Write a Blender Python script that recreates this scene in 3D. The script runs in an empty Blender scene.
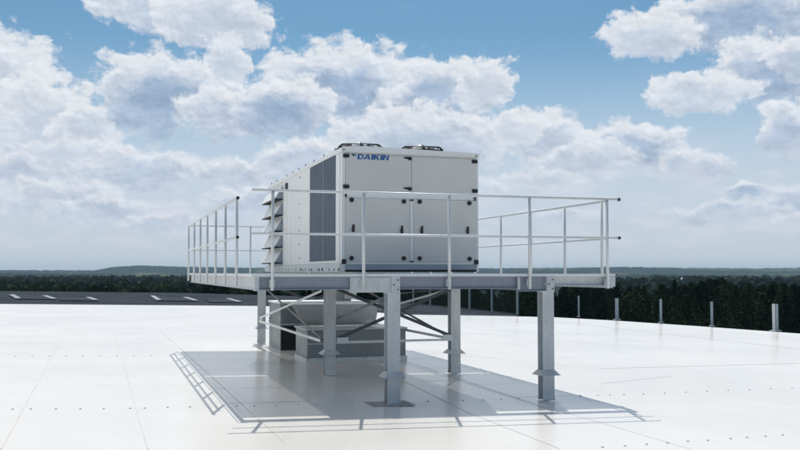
import bpy, bmesh, math, random
import numpy as np
from mathutils import Vector, noise as mnoise
random.seed(7); rng = np.random.default_rng(7)
sc = bpy.context.scene; C = sc.collection
R = math.radians
# ---------------------------------------------------------------- camera
EYE = 1.8; FPX = 925.0; TH = R(17.56); PITCH = math.atan(47/925)
cd = bpy.data.cameras.new('camera'); cam = bpy.data.objects.new('camera', cd); C.objects.link(cam)
cam.location = (0, 0, EYE); cam.rotation_euler = (math.pi/2+PITCH, 0, -TH)
cd.sensor_width = 36; cd.lens = FPX/800*36; cd.clip_start = .1; cd.clip_end = 40000
sc.camera = cam
sc.view_settings.view_transform = 'Standard'; sc.view_settings.look = 'None'
sc.view_settings.gamma = 1; sc.view_settings.use_curve_mapping = False
sc.view_settings.exposure = 0.0
# sun: shadows run towards the camera and slightly left
SX, SY = -.175, -.60                                   # shadow shift per metre of height
sd = Vector((SX, SY, -1)).normalized()
sl = bpy.data.lights.new('sun', 'SUN'); sun = bpy.data.objects.new('sun', sl); C.objects.link(sun)
sun.rotation_euler = sd.to_track_quat('-Z', 'Y').to_euler(); sl.energy = 3.9; sl.angle = R(.5); sl.color = (1, .947, .868)
sun.location = (0, 0, 60)
SUN_EL = math.asin(-sd.z); SUN_AZ = math.atan2(-sd.x, -sd.y)      # azimuth clockwise from +Y
fwd = np.array([math.sin(TH)*math.cos(PITCH), math.cos(TH)*math.cos(PITCH), math.sin(PITCH)])
rgt = np.array([math.cos(TH), -math.sin(TH), 0]); upv = np.cross(rgt, fwd); O = np.array([0, 0, EYE])
def ray(x, y): return fwd+rgt*(x-400)/FPX-upv*(y-225)/FPX
RN = np.array([.02, -.003, 1.0]); RC = float(RN@np.array([3.72, 12, 0]))   # the roof falls gently to the right
def rz(x, y): return RC-RN[0]*x-RN[1]*y
def roof(x, y, lift=0):
    d = ray(x, y); t = (RC+lift-RN@O)/(RN@d); p = O+d*t; return (float(p[0]), float(p[1]), float(p[2]))
def on_y(x, y, Y): d = ray(x, y); p = O+d*(Y/d[1]); return (float(p[0]), float(p[2]))       # -> X, Z
def on_x(x, y, X): d = ray(x, y); p = O+d*(X/d[0]); return (float(p[1]), float(p[2]))       # -> Y, Z

# ---------------------------------------------------------------- node helper
class NT:
    def __init__(s, nt): s.nt = nt; s.nt.nodes.clear()
    def n(s, t, **k):
        o = s.nt.nodes.new(t)
        for a, b in k.items(): setattr(o, a, b)
        return o
    def put(s, sock, v):
        if v is None: return
        if hasattr(v, 'is_output'): s.nt.links.new(v, sock)
        else: sock.default_value = v
    def m(s, op, a=None, b=None, c=None, clamp=False):
        o = s.n('ShaderNodeMath', operation=op, use_clamp=clamp)
        for i, v in enumerate((a, b, c)): s.put(o.inputs[i], v)
        return o.outputs[0]
    def v(s, op, a=None, b=None, out=0, scale=None):
        o = s.n('ShaderNodeVectorMath', operation=op); s.put(o.inputs[0], a)
        if b is not None: s.put(o.inputs[1], b)
        if scale is not None: s.put(o.inputs['Scale'], scale)
        return o.outputs['Value'] if out == 'v' else o.outputs[0]
    def noise(s, vec, scale, detail=4, rough=.55, col=False, dist=0):
        o = s.n('ShaderNodeTexNoise'); s.put(o.inputs['Vector'], vec)
        o.inputs['Scale'].default_value = scale; o.inputs['Detail'].default_value = detail
        o.inputs['Roughness'].default_value = rough; o.inputs['Distortion'].default_value = dist
        return o.outputs['Color' if col else 'Fac']
    def step(s, x, a, b, lo=0., hi=1.):
        o = s.n('ShaderNodeMapRange', interpolation_type='SMOOTHSTEP'); s.put(o.inputs[0], x)
        for i, q in enumerate((a, b, lo, hi)): s.put(o.inputs[i+1], q)
        return o.outputs[0]
    def mix(s, f, a, b):
        o = s.n('ShaderNodeMix', data_type='RGBA'); s.put(o.inputs[0], f); s.put(o.inputs[6], a); s.put(o.inputs[7], b)
        return o.outputs[2]
def c4(*c): return (c[0], c[1], c[2], 1.)
# ---------------------------------------------------------------- world
wd = bpy.data.worlds.new('World'); sc.world = wd; wd.use_nodes = True
w = NT(wd.node_tree)
SKYGAIN = .10
sky = w.n('ShaderNodeTexSky', sky_type='NISHITA'); sky.sun_disc = False
sky.sun_elevation = SUN_EL; sky.sun_rotation = SUN_AZ; sky.air_density = 1.0; sky.dust_density = .6; sky.ozone_density = 1.5
tc = w.n('ShaderNodeTexCoord').outputs['Generated']
dirn = w.v('NORMALIZE', tc)
sp = w.n('ShaderNodeSeparateXYZ'); w.put(sp.inputs[0], dirn)
rx = w.m('ADD', w.m('MULTIPLY', sp.outputs[0], math.cos(TH)), w.m('MULTIPLY', sp.outputs[1], -math.sin(TH)))
ry = w.m('ADD', w.m('MULTIPLY', sp.outputs[0], math.sin(TH)), w.m('MULTIPLY', sp.outputs[1], math.cos(TH)))
U = w.m('MULTIPLY', w.m('ARCTAN2', rx, ry), 180/math.pi)          # compass bearing, degrees
V = w.m('MULTIPLY', w.m('ARCSINE', sp.outputs[2]), 180/math.pi)   # elevation, degrees
cp = w.n('ShaderNodeCombineXYZ'); w.put(cp.inputs[0], U); w.put(cp.inputs[1], V)
P0 = cp.outputs[0]
def azel(px, py):
    d = ray(px, py); a = math.degrees(math.atan2(d@rgt, d@np.array([math.sin(TH), math.cos(TH), 0]))); e = math.degrees(math.asin(d[2]/np.linalg.norm(d)))
    return a, e
# cumulus banks, far to near: centre and half size in photograph units, greyness, opacity
banks = [(170, 6, 74, 30, .5, 1), (215, 20, 62, 34, .35, 1), (228, 62, 24, 32, .15, .9), 
         (745, 14, 95, 34, .95, 1), (650, 36, 50, 25, .35, 1), (770, 72, 62, 34, .95, 1), (700, 92, 56, 20, .35, 1), (800, 60, 34, 22, .5, 1), (790, 128, 34, 26, .6, .95),
         (-8, 98, 74, 66, .45, 1), (45, 118, 52, 48, .35, 1), (90, 128, 40, 26, .3, 1), (162, 94, 72, 42, .95, 1), (225, 112, 50, 26, .5, 1),
         (345, 88, 96, 44, .9, 1), (440, 98, 66, 40, .9, 1), (484, 84, 34, 28, .25, 1), (280, 108, 62, 30, .8, 1), (420, 140, 110, 34, .5, .95),
         (546, 138, 48, 28, .5, 1), (520, 128, 26, 20, .2, 1), (630, 148, 62, 28, .75, 1), (585, 162, 60, 20, .4, .9), (694, 166, 42, 15, .5, .9),
         (20, 172, 60, 18, .5, .9), (80, 152, 60, 16, .3, .9), (140, 168, 62, 24, .6, 1), (235, 172, 46, 20, .5, 1), (300, 160, 50, 26, .5, 1), (60, 196, 70, 20, .55, .95), 
         (255, 200, 60, 18, .5, .9), (110, 212, 70, 16, .5, .85), (170, 226, 60, 12, .4, .75),
         (530, 182, 60, 13, .3, .7), (470, 190, 50, 14, .3, .7), (742, 190, 22, 10, .9, .8), (790, 196, 26, 18, .6, .85), (730, 212, 60, 12, .5, .65), (800, 222, 30, 12, .5, .7), (560, 212, 40, 9, .4, .6)]
wn = w.noise(P0, .5, 5, .6, col=True)
warp = w.v('MULTIPLY', w.v('SUBTRACT', wn, (.5, .5, .5)), (3.2, 2.4, 0))
P1 = w.v('ADD', P0, warp)
def billow(p, sc_=.85):
    o = w.n('ShaderNodeTexVoronoi', feature='SMOOTH_F1', voronoi_dimensions='2D'); w.put(o.inputs['Vector'], p); o.inputs['Scale'].default_value = sc_
    o.inputs['Detail'].default_value = 4; o.inputs['Roughness'].default_value = .6; o.inputs['Smoothness'].default_value = .7; o.normalize = True
    return o.outputs['Distance']
P2 = w.v('ADD', w.v('MULTIPLY', P0, (.9, 1.2, 1)), w.v('MULTIPLY', warp, (.4, .4, 0)))
def puff(off):
    q = w.v('ADD', P2, off)
    return w.m('ADD', w.m('MULTIPLY', w.m('SUBTRACT', w.noise(w.v('ADD', q, (11, 3, 0)), .62, 7, .58), .5), 1.15), w.m('MULTIPLY', w.m('SUBTRACT', .34, billow(q)), .55))
nA = puff((0, 0, 0)); nB = puff((.10, .26, 0))
relief = w.m('SUBTRACT', nA, nB)                                   # lit towards the sun, up and to the right
nlow = w.noise(P0, .9, 4, .6)
lit = c4(.78, .81, .86); grey = c4(.30, .41, .57)
fine = w.m('ADD', 1., w.m('MULTIPLY', w.m('MINIMUM', w.m('MAXIMUM', relief, -.4), .3), .45))
# the rest of the dome, beyond the banks: scattered cumulus from plain noise
gn = w.noise(w.v('MULTIPLY', dirn, (1, 1, 2.2)), 2.1, 7, .58)
far_m = w.m('MAXIMUM', w.step(w.m('ABSOLUTE', U), 24, 32), w.step(V, 15.5, 20))
# unseen clouds added to light the unit's left; rear sky darkened for its front
side = w.m('MULTIPLY', w.step(U, -24, -40), w.step(U, -150, -125)); back = w.step(w.m('ABSOLUTE', U), 95, 140)
gnn = w.m('SUBTRACT', w.m('ADD', gn, w.m('MULTIPLY', side, .10)), w.m('MULTIPLY', back, .13))
gmask = w.m('MULTIPLY', w.step(gnn, .49, .60), far_m); gshade = w.m('MULTIPLY', w.step(gn, .55, .75), w.m('SUBTRACT', 1., w.m('MULTIPLY', side, .8)))
bluesky = w.v('MULTIPLY', w.v('SCALE', sky.outputs[0], scale=SKYGAIN), (.50, .73, .80))
# whitish air towards the horizon
hz = w.step(V, 15, 4.0); pale = w.mix(w.step(V, 9, 0), c4(.58, .67, .79), c4(.60, .66, .74))
base = w.mix(w.m('MULTIPLY', hz, .93), bluesky, pale)
col = base
litf = w.v('SCALE', lit[:3], scale=fine)
greyf = w.v('SCALE', w.mix(w.step(w.noise(w.v('MULTIPLY', P0, (.6, 1.2, 1)), .45, 5, .6), .35, .68), grey, c4(.46, .57, .73)), scale=w.m('ADD', 1., w.m('MULTIPLY', w.m('SUBTRACT', fine, 1.), .9)))
vfade = w.step(V, .3, 3.2, .25, 1)
for (bx_, by_, bw, bh, gr, op) in banks:
    a, e = azel(bx_, by_); hw = bw*1.04/FPX*57.3; hh = bh*1.07/FPX*57.3
    chain = w.v('SCALE', col, scale=1e-7)          # keeps the banks evaluated one after another
    q = w.v('MULTIPLY', w.v('SUBTRACT', w.v('ADD', P1, chain), (a, e, 0)), (1/hw, 1/hh, 0))
    d = w.m('SUBTRACT', 1., w.v('LENGTH', q, out='v'))
    sq = w.n('ShaderNodeSeparateXYZ'); w.put(sq.inputs[0], q); qy = sq.outputs[1]
    dn = w.m('ADD', d, w.m('MULTIPLY', nA, min(1.0, .45+bh/60)))
    mk = w.m('MULTIPLY', w.step(dn, .0, .25 if by_ < 150 else .42), w.step(w.m('ADD', qy, w.m('MULTIPLY', nlow, .9)), -1.05, -.05))
    g_ = w.m('MULTIPLY', w.step(w.m('SUBTRACT', w.m('ADD', d, w.m('MULTIPLY', nB, .9)), w.m('MULTIPLY', qy, .5)), -.06, .86), min(1., gr+.18))
    col = w.mix(w.m('MULTIPLY', w.m('MULTIPLY', mk, op*.97), vfade), col, w.mix(g_, litf, greyf))
# thin broken layer near the horizon
st = w.noise(w.v('MULTIPLY', P0, (.5, 1.5, 1)), .62, 7, .6)
lay = w.m('MULTIPLY', w.step(st, .46, .64), w.m('MULTIPLY', w.step(V, .5, 2.4), w.step(V, 9, 5)))
col = w.mix(w.m('MULTIPLY', lay, .5), col, c4(.70, .73, .81))
gc = w.mix(gshade, w.mix(side, lit, c4(.98, .98, .98)), grey)
col = w.mix(gmask, col, gc)
# Nishita tints the whole dome; clouds keep their own white
bg = w.n('ShaderNodeBackground'); w.put(bg.inputs[0], col); bg.inputs[1].default_value = 1.0
wo = w.n('ShaderNodeOutputWorld'); w.nt.links.new(bg.outputs[0], wo.inputs[0])
wd.cycles.sampling_method = 'MANUAL'; wd.cycles.sample_map_resolution = 512

# ---------------------------------------------------------------- materials
def mat(name, build):
    m = bpy.data.materials.new(name); m.use_nodes = True; t = NT(m.node_tree)
    b = t.n('ShaderNodeBsdfPrincipled'); o = t.n('ShaderNodeOutputMaterial'); t.nt.links.new(b.outputs[0], o.inputs[0])
    build(t, b); return m
def obco(t): return t.n('ShaderNodeTexCoord').outputs['Object']
def geo(t): return t.n('ShaderNodeNewGeometry').outputs['Position']
def bump(t, b, h, s=.3, d=.01):
    o = t.n('ShaderNodeBump'); o.inputs['Strength'].default_value = s; o.inputs['Distance'].default_value = d
    t.put(o.inputs['Height'], h); t.nt.links.new(o.outputs[0], b.inputs['Normal'])
def simple(col, rough=.5, metal=0, var=.08, sc_=8., bmp=0, spec=.5):
    def f(t, b):
        b.inputs['Specular IOR Level'].default_value = spec
        g = geo(t); n = t.noise(g, sc_, 5)
        t.put(b.inputs['Base Color'], t.mix(t.step(n, .3, .7), c4(*[c*(1-var) for c in col]), c4(*[min(1, c*(1+var)) for c in col])))
        b.inputs['Roughness'].default_value = rough; b.inputs['Metallic'].default_value = metal
        if bmp: bump(t, b, t.noise(g, sc_*6, 3), bmp, .004)
    return f
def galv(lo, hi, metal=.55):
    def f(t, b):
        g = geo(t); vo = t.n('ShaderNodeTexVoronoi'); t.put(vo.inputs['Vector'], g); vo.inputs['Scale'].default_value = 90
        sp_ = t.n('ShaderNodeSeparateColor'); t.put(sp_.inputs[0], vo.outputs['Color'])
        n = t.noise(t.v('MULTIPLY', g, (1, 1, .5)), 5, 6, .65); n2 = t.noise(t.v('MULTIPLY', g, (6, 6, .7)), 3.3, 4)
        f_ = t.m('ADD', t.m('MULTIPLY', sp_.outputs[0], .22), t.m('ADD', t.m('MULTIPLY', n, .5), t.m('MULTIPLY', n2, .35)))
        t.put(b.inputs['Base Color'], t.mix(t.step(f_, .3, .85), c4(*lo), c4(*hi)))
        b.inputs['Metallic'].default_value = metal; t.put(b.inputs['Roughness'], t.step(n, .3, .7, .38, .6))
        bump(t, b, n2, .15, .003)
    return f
M = {}
M['galv'] = mat('galvanised_steel', galv((.46, .50, .52), (.70, .73, .74), .15))
M['galv_shaded'] = mat('shaded_beam_steel', galv((.24, .27, .32), (.32, .36, .42), .4))  # darker copy of the steel, shade painted into the beams
M['galv_dark'] = mat('dark_brace_steel', galv((.07, .08, .092), (.11, .125, .14)))  # dark steel tone for some braces and bolts
M['galv_rail'] = mat('railing_tube_steel', galv((.62, .66, .68), (.74, .77, .78), .2))
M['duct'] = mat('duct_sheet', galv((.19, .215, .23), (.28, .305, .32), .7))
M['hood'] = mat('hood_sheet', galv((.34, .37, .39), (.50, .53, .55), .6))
M['paint'] = mat('cream_unit_paint', simple((.69, .69, .665), .42, 0, .03, 2.0))
M['frame'] = mat('frame_and_lit_side_paint', simple((.83, .85, .84), .4, 0, .02, 3))  # tone raised to paint extra light into the left side panels
M['base'] = mat('unit_base_paint', simple((.36, .41, .46), .45, .1, .05, 4))
M['rail_base'] = mat('unit_base_rail', simple((.62, .66, .67), .45, .1, .05, 4))
M['black'] = mat('black_plastic', simple((.012, .013, .015), .4, 0, .1))
M['hole'] = mat('near_black', simple((.01, .012, .014), .8))  # for holes, and for the shade painted under the hoods
M['blue'] = mat('logo_blue', simple((.006, .11, .34), .4, 0, .02))
M['cyan'] = mat('logo_cyan', simple((.05, .42, .60), .4, 0, .02))
M['white'] = mat('white_plastic', simple((.75, .78, .8), .4, 0, .03))
M['post'] = mat('grey_roof_post', galv((.26, .33, .37), (.42, .50, .54), .3))
M['glass'] = None
def coil(t, b):
    g = geo(t); wv = t.n('ShaderNodeTexWave', wave_type='BANDS', bands_direction='Z'); t.put(wv.inputs['Vector'], g); wv.inputs['Scale'].default_value = 30
    n = t.noise(t.v('MULTIPLY', g, (1, 4, .6)), 3, 4)
    t.put(b.inputs['Base Color'], t.mix(t.step(n, .3, .7), c4(.028, .058, .10), c4(.048, .088, .14)))
    b.inputs['Roughness'].default_value = .45; b.inputs['Metallic'].default_value = .1; b.inputs['Specular IOR Level'].default_value = .3; bump(t, b, wv.outputs['Fac'], .5, .004)
M['coil'] = mat('coil_fins', coil)
def whiteroof(t, b):
    g = geo(t); n = t.noise(g, .25, 6, .6); n2 = t.noise(t.v('MULTIPLY', g, (1, .35, 1)), 1.3, 6, .65); n3 = t.noise(g, 14, 4)
    k = t.m('ADD', t.m('MULTIPLY', n, .6), t.m('MULTIPLY', n2, .4))
    a = t.mix(t.step(k, .36, .6), c4(.755, .73, .69), c4(.785, .77, .74))
    t.put(b.inputs['Base Color'], a)
    t.put(b.inputs['Roughness'], t.step(n, .3, .7, .17, .25)); b.inputs['Specular IOR Level'].default_value = .45
    bump(t, b, t.m('ADD', t.m('MULTIPLY', n, 3), t.m('MULTIPLY', n3, .05)), .05, .02)
M['roof'] = mat('white_roof_membrane', whiteroof)
M['seam'] = mat('roof_seam', simple((.725, .70, .665), .3, 0, .06, 1.2))
M['dot'] = mat('fastener_cap', simple((.45, .44, .43), .6, 0, .2, 30))
M['slate'] = mat('dark_bitumen_roof', simple((.034, .043, .055), 1, 0, .30, .35, 0, .05))
M['glint'] = mat('zinc_flashing', simple((.30, .32, .34), .7, 0, .05, 8, 0, .2))
M['sky_glass'] = mat('skylight_glazing', simple((.045, .055, .068), 1, 0, .1, 1, 0, .05))
M['wall'] = mat('grey_cladding', simple((.42, .43, .44), .6, .1, .05, .5))
M['membrane'] = mat('column_membrane', simple((.60, .64, .66), .5, 0, .12, 9))
M['rust'] = mat('stained_base_plate', simple((.40, .385, .37), .5, .1, .4, 16))
def pane(t, b):
    b.inputs['Base Color'].default_value = c4(.75, .82, .84); b.inputs['Transmission Weight'].default_value = 1; b.inputs['Roughness'].default_value = .03; b.inputs['IOR'].default_value = 1.1
M['pane'] = mat('screen_glass', pane)
def leafmat(lo, hi, s):
    def f(t, b):
        g = geo(t); n = t.noise(g, s, 5, .6); n2 = t.noise(g, s*.18, 3)
        t.put(b.inputs['Base Color'], t.mix(t.m('MULTIPLY', t.step(n, .35, .65), t.step(n2, .35, .62, .35, 1)), c4(*lo), c4(*hi)))
        b.inputs['Roughness'].default_value = .75; b.inputs['Specular IOR Level'].default_value = .0
    return f
M['leaf_dark'] = mat('dark_forest_foliage', leafmat((.012, .022, .014), (.058, .085, .040), .10))
M['leaf_mid'] = mat('hedgerow_foliage', leafmat((.030, .048, .026), (.09, .115, .055), .05))
M['leaf_far'] = mat('distant_foliage', leafmat((.020, .036, .026), (.065, .085, .045), .03))
M['bark'] = mat('bark', simple((.07, .06, .05), .9, 0, .2, 3))
def land(t, b):
    g = geo(t); gm = t.v('MULTIPLY', g, (1, .45, 0)); n = t.noise(gm, .0016, 5, .6); n2 = t.noise(g, .02, 5, .65); vo = t.n('ShaderNodeTexVoronoi'); t.put(vo.inputs['Vector'], t.v('MULTIPLY', g, (.003, .0015, 0)))
    vo.inputs['Scale'].default_value = 1; sp_ = t.n('ShaderNodeSeparateColor'); t.put(sp_.inputs[0], vo.outputs['Color'])
    field = t.mix(sp_.outputs[0], c4(.05, .075, .04), c4(.11, .125, .07)); wood = t.mix(t.step(n2, .35, .65), c4(.007, .018, .018), c4(.022, .038, .028))
    t.put(b.inputs['Base Color'], t.mix(t.step(n, .545, .58), wood, field)); b.inputs['Roughness'].default_value = .95; b.inputs['Specular IOR Level'].default_value = .05
M['land'] = mat('countryside', land)

# ---------------------------------------------------------------- mesh helpers
def tag(o, label=None, cat=None, group=None, kind=None):
    for k, v_ in (('label', label), ('category', cat), ('group', group), ('kind', kind)):
        if v_: o[k] = v_
    return o
def empty(name, loc, label, cat, group=None):
    o = bpy.data.objects.new(name, None); C.objects.link(o); o.location = loc; o.empty_display_size = .2
    return tag(o, label, cat, group)
def link(name, me, parent=None, m=None):
    o = bpy.data.objects.new(name, me); C.objects.link(o)
    if m is not None: me.materials.append(m)
    if parent is not None:
        o.parent = parent                      # vertices are written in world space: cancel the parent's offset
        off = Vector((0, 0, 0)); q = parent
        while q is not None: off += q.location; q = q.parent
        o.location = -off
    return o
def finish(name, bm, m, parent=None, smooth=False, bevel=0):
    if bevel: bmesh.ops.bevel(bm, geom=bm.edges[:], offset=bevel, segments=1, affect='EDGES')
    bmesh.ops.recalc_face_normals(bm, faces=bm.faces[:])
    me = bpy.data.meshes.new(name); bm.to_mesh(me); bm.free()
    if smooth:
        for p in me.polygons: p.use_smooth = True
    return link(name, me, parent, m)
def bx(bm, x0, x1, y0, y1, z0, z1):
    vs = [bm.verts.new(p) for p in ((x0, y0, z0), (x1, y0, z0), (x1, y1, z0), (x0, y1, z0), (x0, y0, z1), (x1, y0, z1), (x1, y1, z1), (x0, y1, z1))]
    for f in ((0, 3, 2, 1), (4, 5, 6, 7), (0, 1, 5, 4), (1, 2, 6, 5), (2, 3, 7, 6), (3, 0, 4, 7)): bm.faces.new([vs[i] for i in f])
def tube(bm, p0, p1, r, n=12, r2=None):
    p0 = Vector(p0); p1 = Vector(p1); d = (p1-p0).normalized(); a = d.orthogonal().normalized(); b = d.cross(a); r2 = r if r2 is None else r2
    A = [bm.verts.new(p0+(a*math.cos(t)+b*math.sin(t))*r) for t in [2*math.pi*i/n for i in range(n)]]
    B = [bm.verts.new(p1+(a*math.cos(t)+b*math.sin(t))*r2) for t in [2*math.pi*i/n for i in range(n)]]
    for i in range(n): bm.faces.new((A[i], A[(i+1) % n], B[(i+1) % n], B[i]))
    bm.faces.new(A[::-1]); bm.faces.new(B)
def bar(bm, p0, p1, wd_, th, side=(0, 1, 0)):
    """flat bar from p0 to p1; th along `side`"""
    p0 = Vector(p0); p1 = Vector(p1); d = (p1-p0).normalized(); s = Vector(side); s = (s-d*s.dot(d)).normalized(); u = d.cross(s)
    vs = [bm.verts.new(q+s*i*th/2+u*j*wd_/2) for q in (p0, p1) for i, j in ((-1, -1), (1, -1), (1, 1), (-1, 1))]
    for f in ((0, 1, 2, 3), (7, 6, 5, 4), (0, 4, 5, 1), (1, 5, 6, 2), (2, 6, 7, 3), (3, 7, 4, 0)): bm.faces.new([vs[i] for i in f])
def prism(bm, pts, axis, a, b):
    """extrude 2-D polygon along axis ('x','y','z') from a to b"""
    def mk(p, t): return {'x': (t, p[0], p[1]), 'y': (p[0], t, p[1]), 'z': (p[0], p[1], t)}[axis]
    A = [bm.verts.new(mk(p, a)) for p in pts]; B = [bm.verts.new(mk(p, b)) for p in pts]; n = len(pts)
    bm.faces.new(A[::-1]); bm.faces.new(B)
    for i in range(n): bm.faces.new((A[i], A[(i+1) % n], B[(i+1) % n], B[i]))
def one(name, m, parent, fn, *a, bevel=0, smooth=False, **k):
    bm = bmesh.new(); fn(bm, *a, **k); return finish(name, bm, m, parent, smooth, bevel)
def np_mesh(name, verts, faces, m, parent=None, smooth=False):
    me = bpy.data.meshes.new(name); verts = np.asarray(verts, np.float32); faces = np.asarray(faces, np.int32)
    me.vertices.add(len(verts)); me.vertices.foreach_set('co', verts.ravel()); k = faces.shape[1]
    me.loops.add(faces.size); me.loops.foreach_set('vertex_index', faces.ravel())
    me.polygons.add(len(faces)); me.polygons.foreach_set('loop_start', np.arange(0, faces.size, k, dtype=np.int32))
    if smooth: me.polygons.foreach_set('use_smooth', np.ones(len(faces), bool))
    me.update(calc_edges=True); return link(name, me, parent, m)

# ---------------------------------------------------------------- roof we stand on
hall = empty('factory_hall', (0, 20, -14), 'flat roofed factory hall with a white membrane roof under the steel platform', 'building')
e = [roof(*p) for p in ((0, 304), (260, 306), (330, 308.5), (400, 314.6), (480, 315.6), (554, 317.2), (612, 320.4), (700, 326.3), (800, 333.6))]
def ext(a, b, L): a = np.array(a[:2]); b = np.array(b[:2]); d = (b-a)/np.linalg.norm(b-a); return tuple(b+d*L)
left = ext(e[1], e[0], 40); right = ext(e[-2], e[-1], 45)
outline = [left]+[p[:2] for p in e]+[right, (right[0]-4, -25), (-42, -25)]
bm = bmesh.new(); top = [bm.verts.new((x, y, rz(x, y))) for x, y in outline]; bm.faces.new(top)
low = [bm.verts.new((x, y, rz(x, y)-.12)) for x, y in outline]; n = len(top)
for i in range(n): bm.faces.new((top[i], top[(i+1) % n], low[(i+1) % n], low[i]))
finish('roof_membrane', bm, M['roof'], hall)
bm = bmesh.new(); a_ = [bm.verts.new((x, y, rz(x, y)-.121)) for x, y in outline]; b_ = [bm.verts.new((x, y, -14)) for x, y in outline]
for i in range(n): bm.faces.new((a_[i], a_[(i+1) % n], b_[(i+1) % n], b_[i]))
finish('wall', bm, M['wall'], hall)
# welded seams
def strip(bm, p, q, wd_, lift=.004):
    wd_ *= .7
    p = np.array(p); q = np.array(q); d = q-p; d /= np.linalg.norm(d); s = np.array([-d[1], d[0], 0])*wd_/2
    c = [p+s, p-s, q-s, q+s]; bm.faces.new([bm.verts.new((v_[0], v_[1], rz(v_[0], v_[1])+lift)) for v_ in c])
for (a, b, wd_) in (((38, 381.7), (1, 449), .022), ((70, 325), (38, 381), .015), ((114, 330), (148, 449), .022), ((160, 330), (285, 443), .016), ((330, 345), (469, 413), .02),
                ((469, 413), (560, 449), .016), ((408, 362), (520, 399), .02), ((520, 399), (690, 449), .014), ((600, 368.6), (799, 363.4), .05), ((600, 383.8), (672, 376), .03),
                ((560, 322), (799, 349), .05), ((20, 386), (235, 383), .012), ((430, 352), (600, 368.4), .02)):
    one('seam', M['seam'], hall, strip, roof(*a), roof(*b), wd_)
def cap(bm, r=.016, h=.007):
    tube(bm, (0, 0, 0), (0, 0, h), r, 8, r*.8)
bm = bmesh.new(); cap(bm); bmesh.ops.recalc_face_normals(bm, faces=bm.faces[:]); cme = bpy.data.meshes.new('fastener'); bm.to_mesh(cme); bm.free(); cme.materials.append(M['dot'])
dots = [(12.7, 409.3), (31, 409.2), (56, 409), (80.3, 408.9), (103.7, 408.7), (130.3, 408.4), (144.7, 408.2), (167.7, 407.4), (190, 407), (237, 406), (254, 406), (276, 405.3), (298, 405), (317, 404.6), (336, 404), (352, 403.7),
        (428, 401.3), (444, 401), (463, 400.6), (483, 400), (501, 399.4), (519, 398.6), (580, 396), (598, 395.4), (610, 395.2), (624, 394.6)]
dots += [(643.5+i*21.2, 394-i*.88) for i in range(8)]
dots += [(602.5, 447.2), (625, 446), (646.7, 444.4), (667.5, 443), (688, 441.5), (708, 440.5), (730.7, 438.7), (747, 437.5), (765.5, 436.3), (782.6, 435)]
dots += [(15+i*17, 356.5-i*.1) for i in range(9)]
for q in dots:
    p = roof(*q); o = bpy.data.objects.new('fastener', cme); C.objects.link(o); o.parent = hall; o.location = (p[0], p[1]-20, p[2]+14+.001)

# ---------------------------------------------------------------- lower dark roof of the neighbouring hall
annex = empty('annex_hall', (0, 60, -14), 'neighbouring hall with a dark grey bitumen roof and zinc edged skylights', 'building')
near = [(-60, 305.2), (0, 303.4), (260, 305.4), (330, 307.8), (400, 313.6), (518, 315.4)]
far = [(517.8, 314.2), (470, 309), (430, 305), (400, 302), (330, 297.2), (260, 295), (190, 293), (0, 291), (-60, 290.4)]
pts = [roof(x, y, -.16) for x, y in near+far]
bm = bmesh.new(); bm.faces.new([bm.verts.new(p) for p in pts]); finish('roof', bm, M['slate'], annex)
bm = bmesh.new(); a_ = [bm.verts.new((p[0], p[1], p[2]-.005)) for p in pts]; b_ = [bm.verts.new((p[0], p[1], -14)) for p in pts]
for i in range(len(pts)): bm.faces.new((a_[i], a_[(i+1) % len(pts)], b_[(i+1) % len(pts)], b_[i]))
finish('wall', bm, M['wall'], annex)
for (a, b, c_, d) in (((11.5, 295.6), (18.5, 299.6), (54.5, 300), (44.5, 296.6)), ((152.5, 296.8), (159, 301.2), (196, 301.6), (185, 298.2)), ((88, 298.3), (96, 301.2), (60, 301), (60, 298)), ((228, 299.6), (240, 303), (210, 303), (205, 300))):
    p = [np.array(roof(x, y, -.16)) for x, y in (a, b, c_, d)]
    bm = bmesh.new(); lo_ = [bm.verts.new(q+np.array([0, 0, .004])) for q in p]; hi_ = [bm.verts.new(q+np.array([0, 0, .05])) for q in p]; bm.faces.new(hi_)
    for i in range(4): bm.faces.new((lo_[i], lo_[(i+1) % 4], hi_[(i+1) % 4], hi_[i]))
    s_ = finish('skylight', bm, M['sky_glass'], annex)
    for u, v_ in ((p[0], p[1]), (p[3], p[2])) if a[0] != 88 and a[0] != 228 else ((p[0], p[1]),):
        bm = bmesh.new(); bar(bm, u+np.array([0, 0, .06]), v_+np.array([0, 0, .06]), .06, .30, (1, 0, 0)); finish('flashing', bm, M['glint'], s_)
# glazed screen along the edge of the dark roof
scr = empty('glazed_screen', roof(518, 315), 'low glazed screen with grey mullions seen through the legs under the platform', 'screen')
sp_px = [(397, 301.8), (413.4, 303.4), (430.4, 305.2), (449, 307.2), (469.7, 309.3), (492, 311.6), (517.5, 314.3)]
sb = [np.array(roof(x, y, -.14)) for x, y in sp_px]
hts = 1.28
for i, p in enumerate(sb):
    one('mullion', M['post'], scr, bx, p[0]-.045, p[0]+.045, p[1]-.045, p[1]+.045, p[2], p[2]+hts)
for i in range(len(sb)-1):
    a, b = sb[i], sb[i+1]; d = (b-a)/np.linalg.norm(b-a)
    bm = bmesh.new(); q0 = a+d*.05; q1 = b-d*.05; s = np.array([-d[1], d[0], 0])*.006
    vs = [bm.verts.new(v_) for v_ in (q0-s+[0, 0, .05], q1-s+[0, 0, .05], q1-s+[0, 0, hts-.05], q0-s+[0, 0, hts-.05], q0+s+[0, 0, .05], q1+s+[0, 0, .05], q1+s+[0, 0, hts-.05], q0+s+[0, 0, hts-.05])]
    for f in ((0, 1, 2, 3), (7, 6, 5, 4), (0, 4, 5, 1), (1, 5, 6, 2), (2, 6, 7, 3), (3, 7, 4, 0)): bm.faces.new([vs[k] for k in f])
    finish('pane', bm, M['pane'], scr)
bm = bmesh.new(); 
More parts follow.
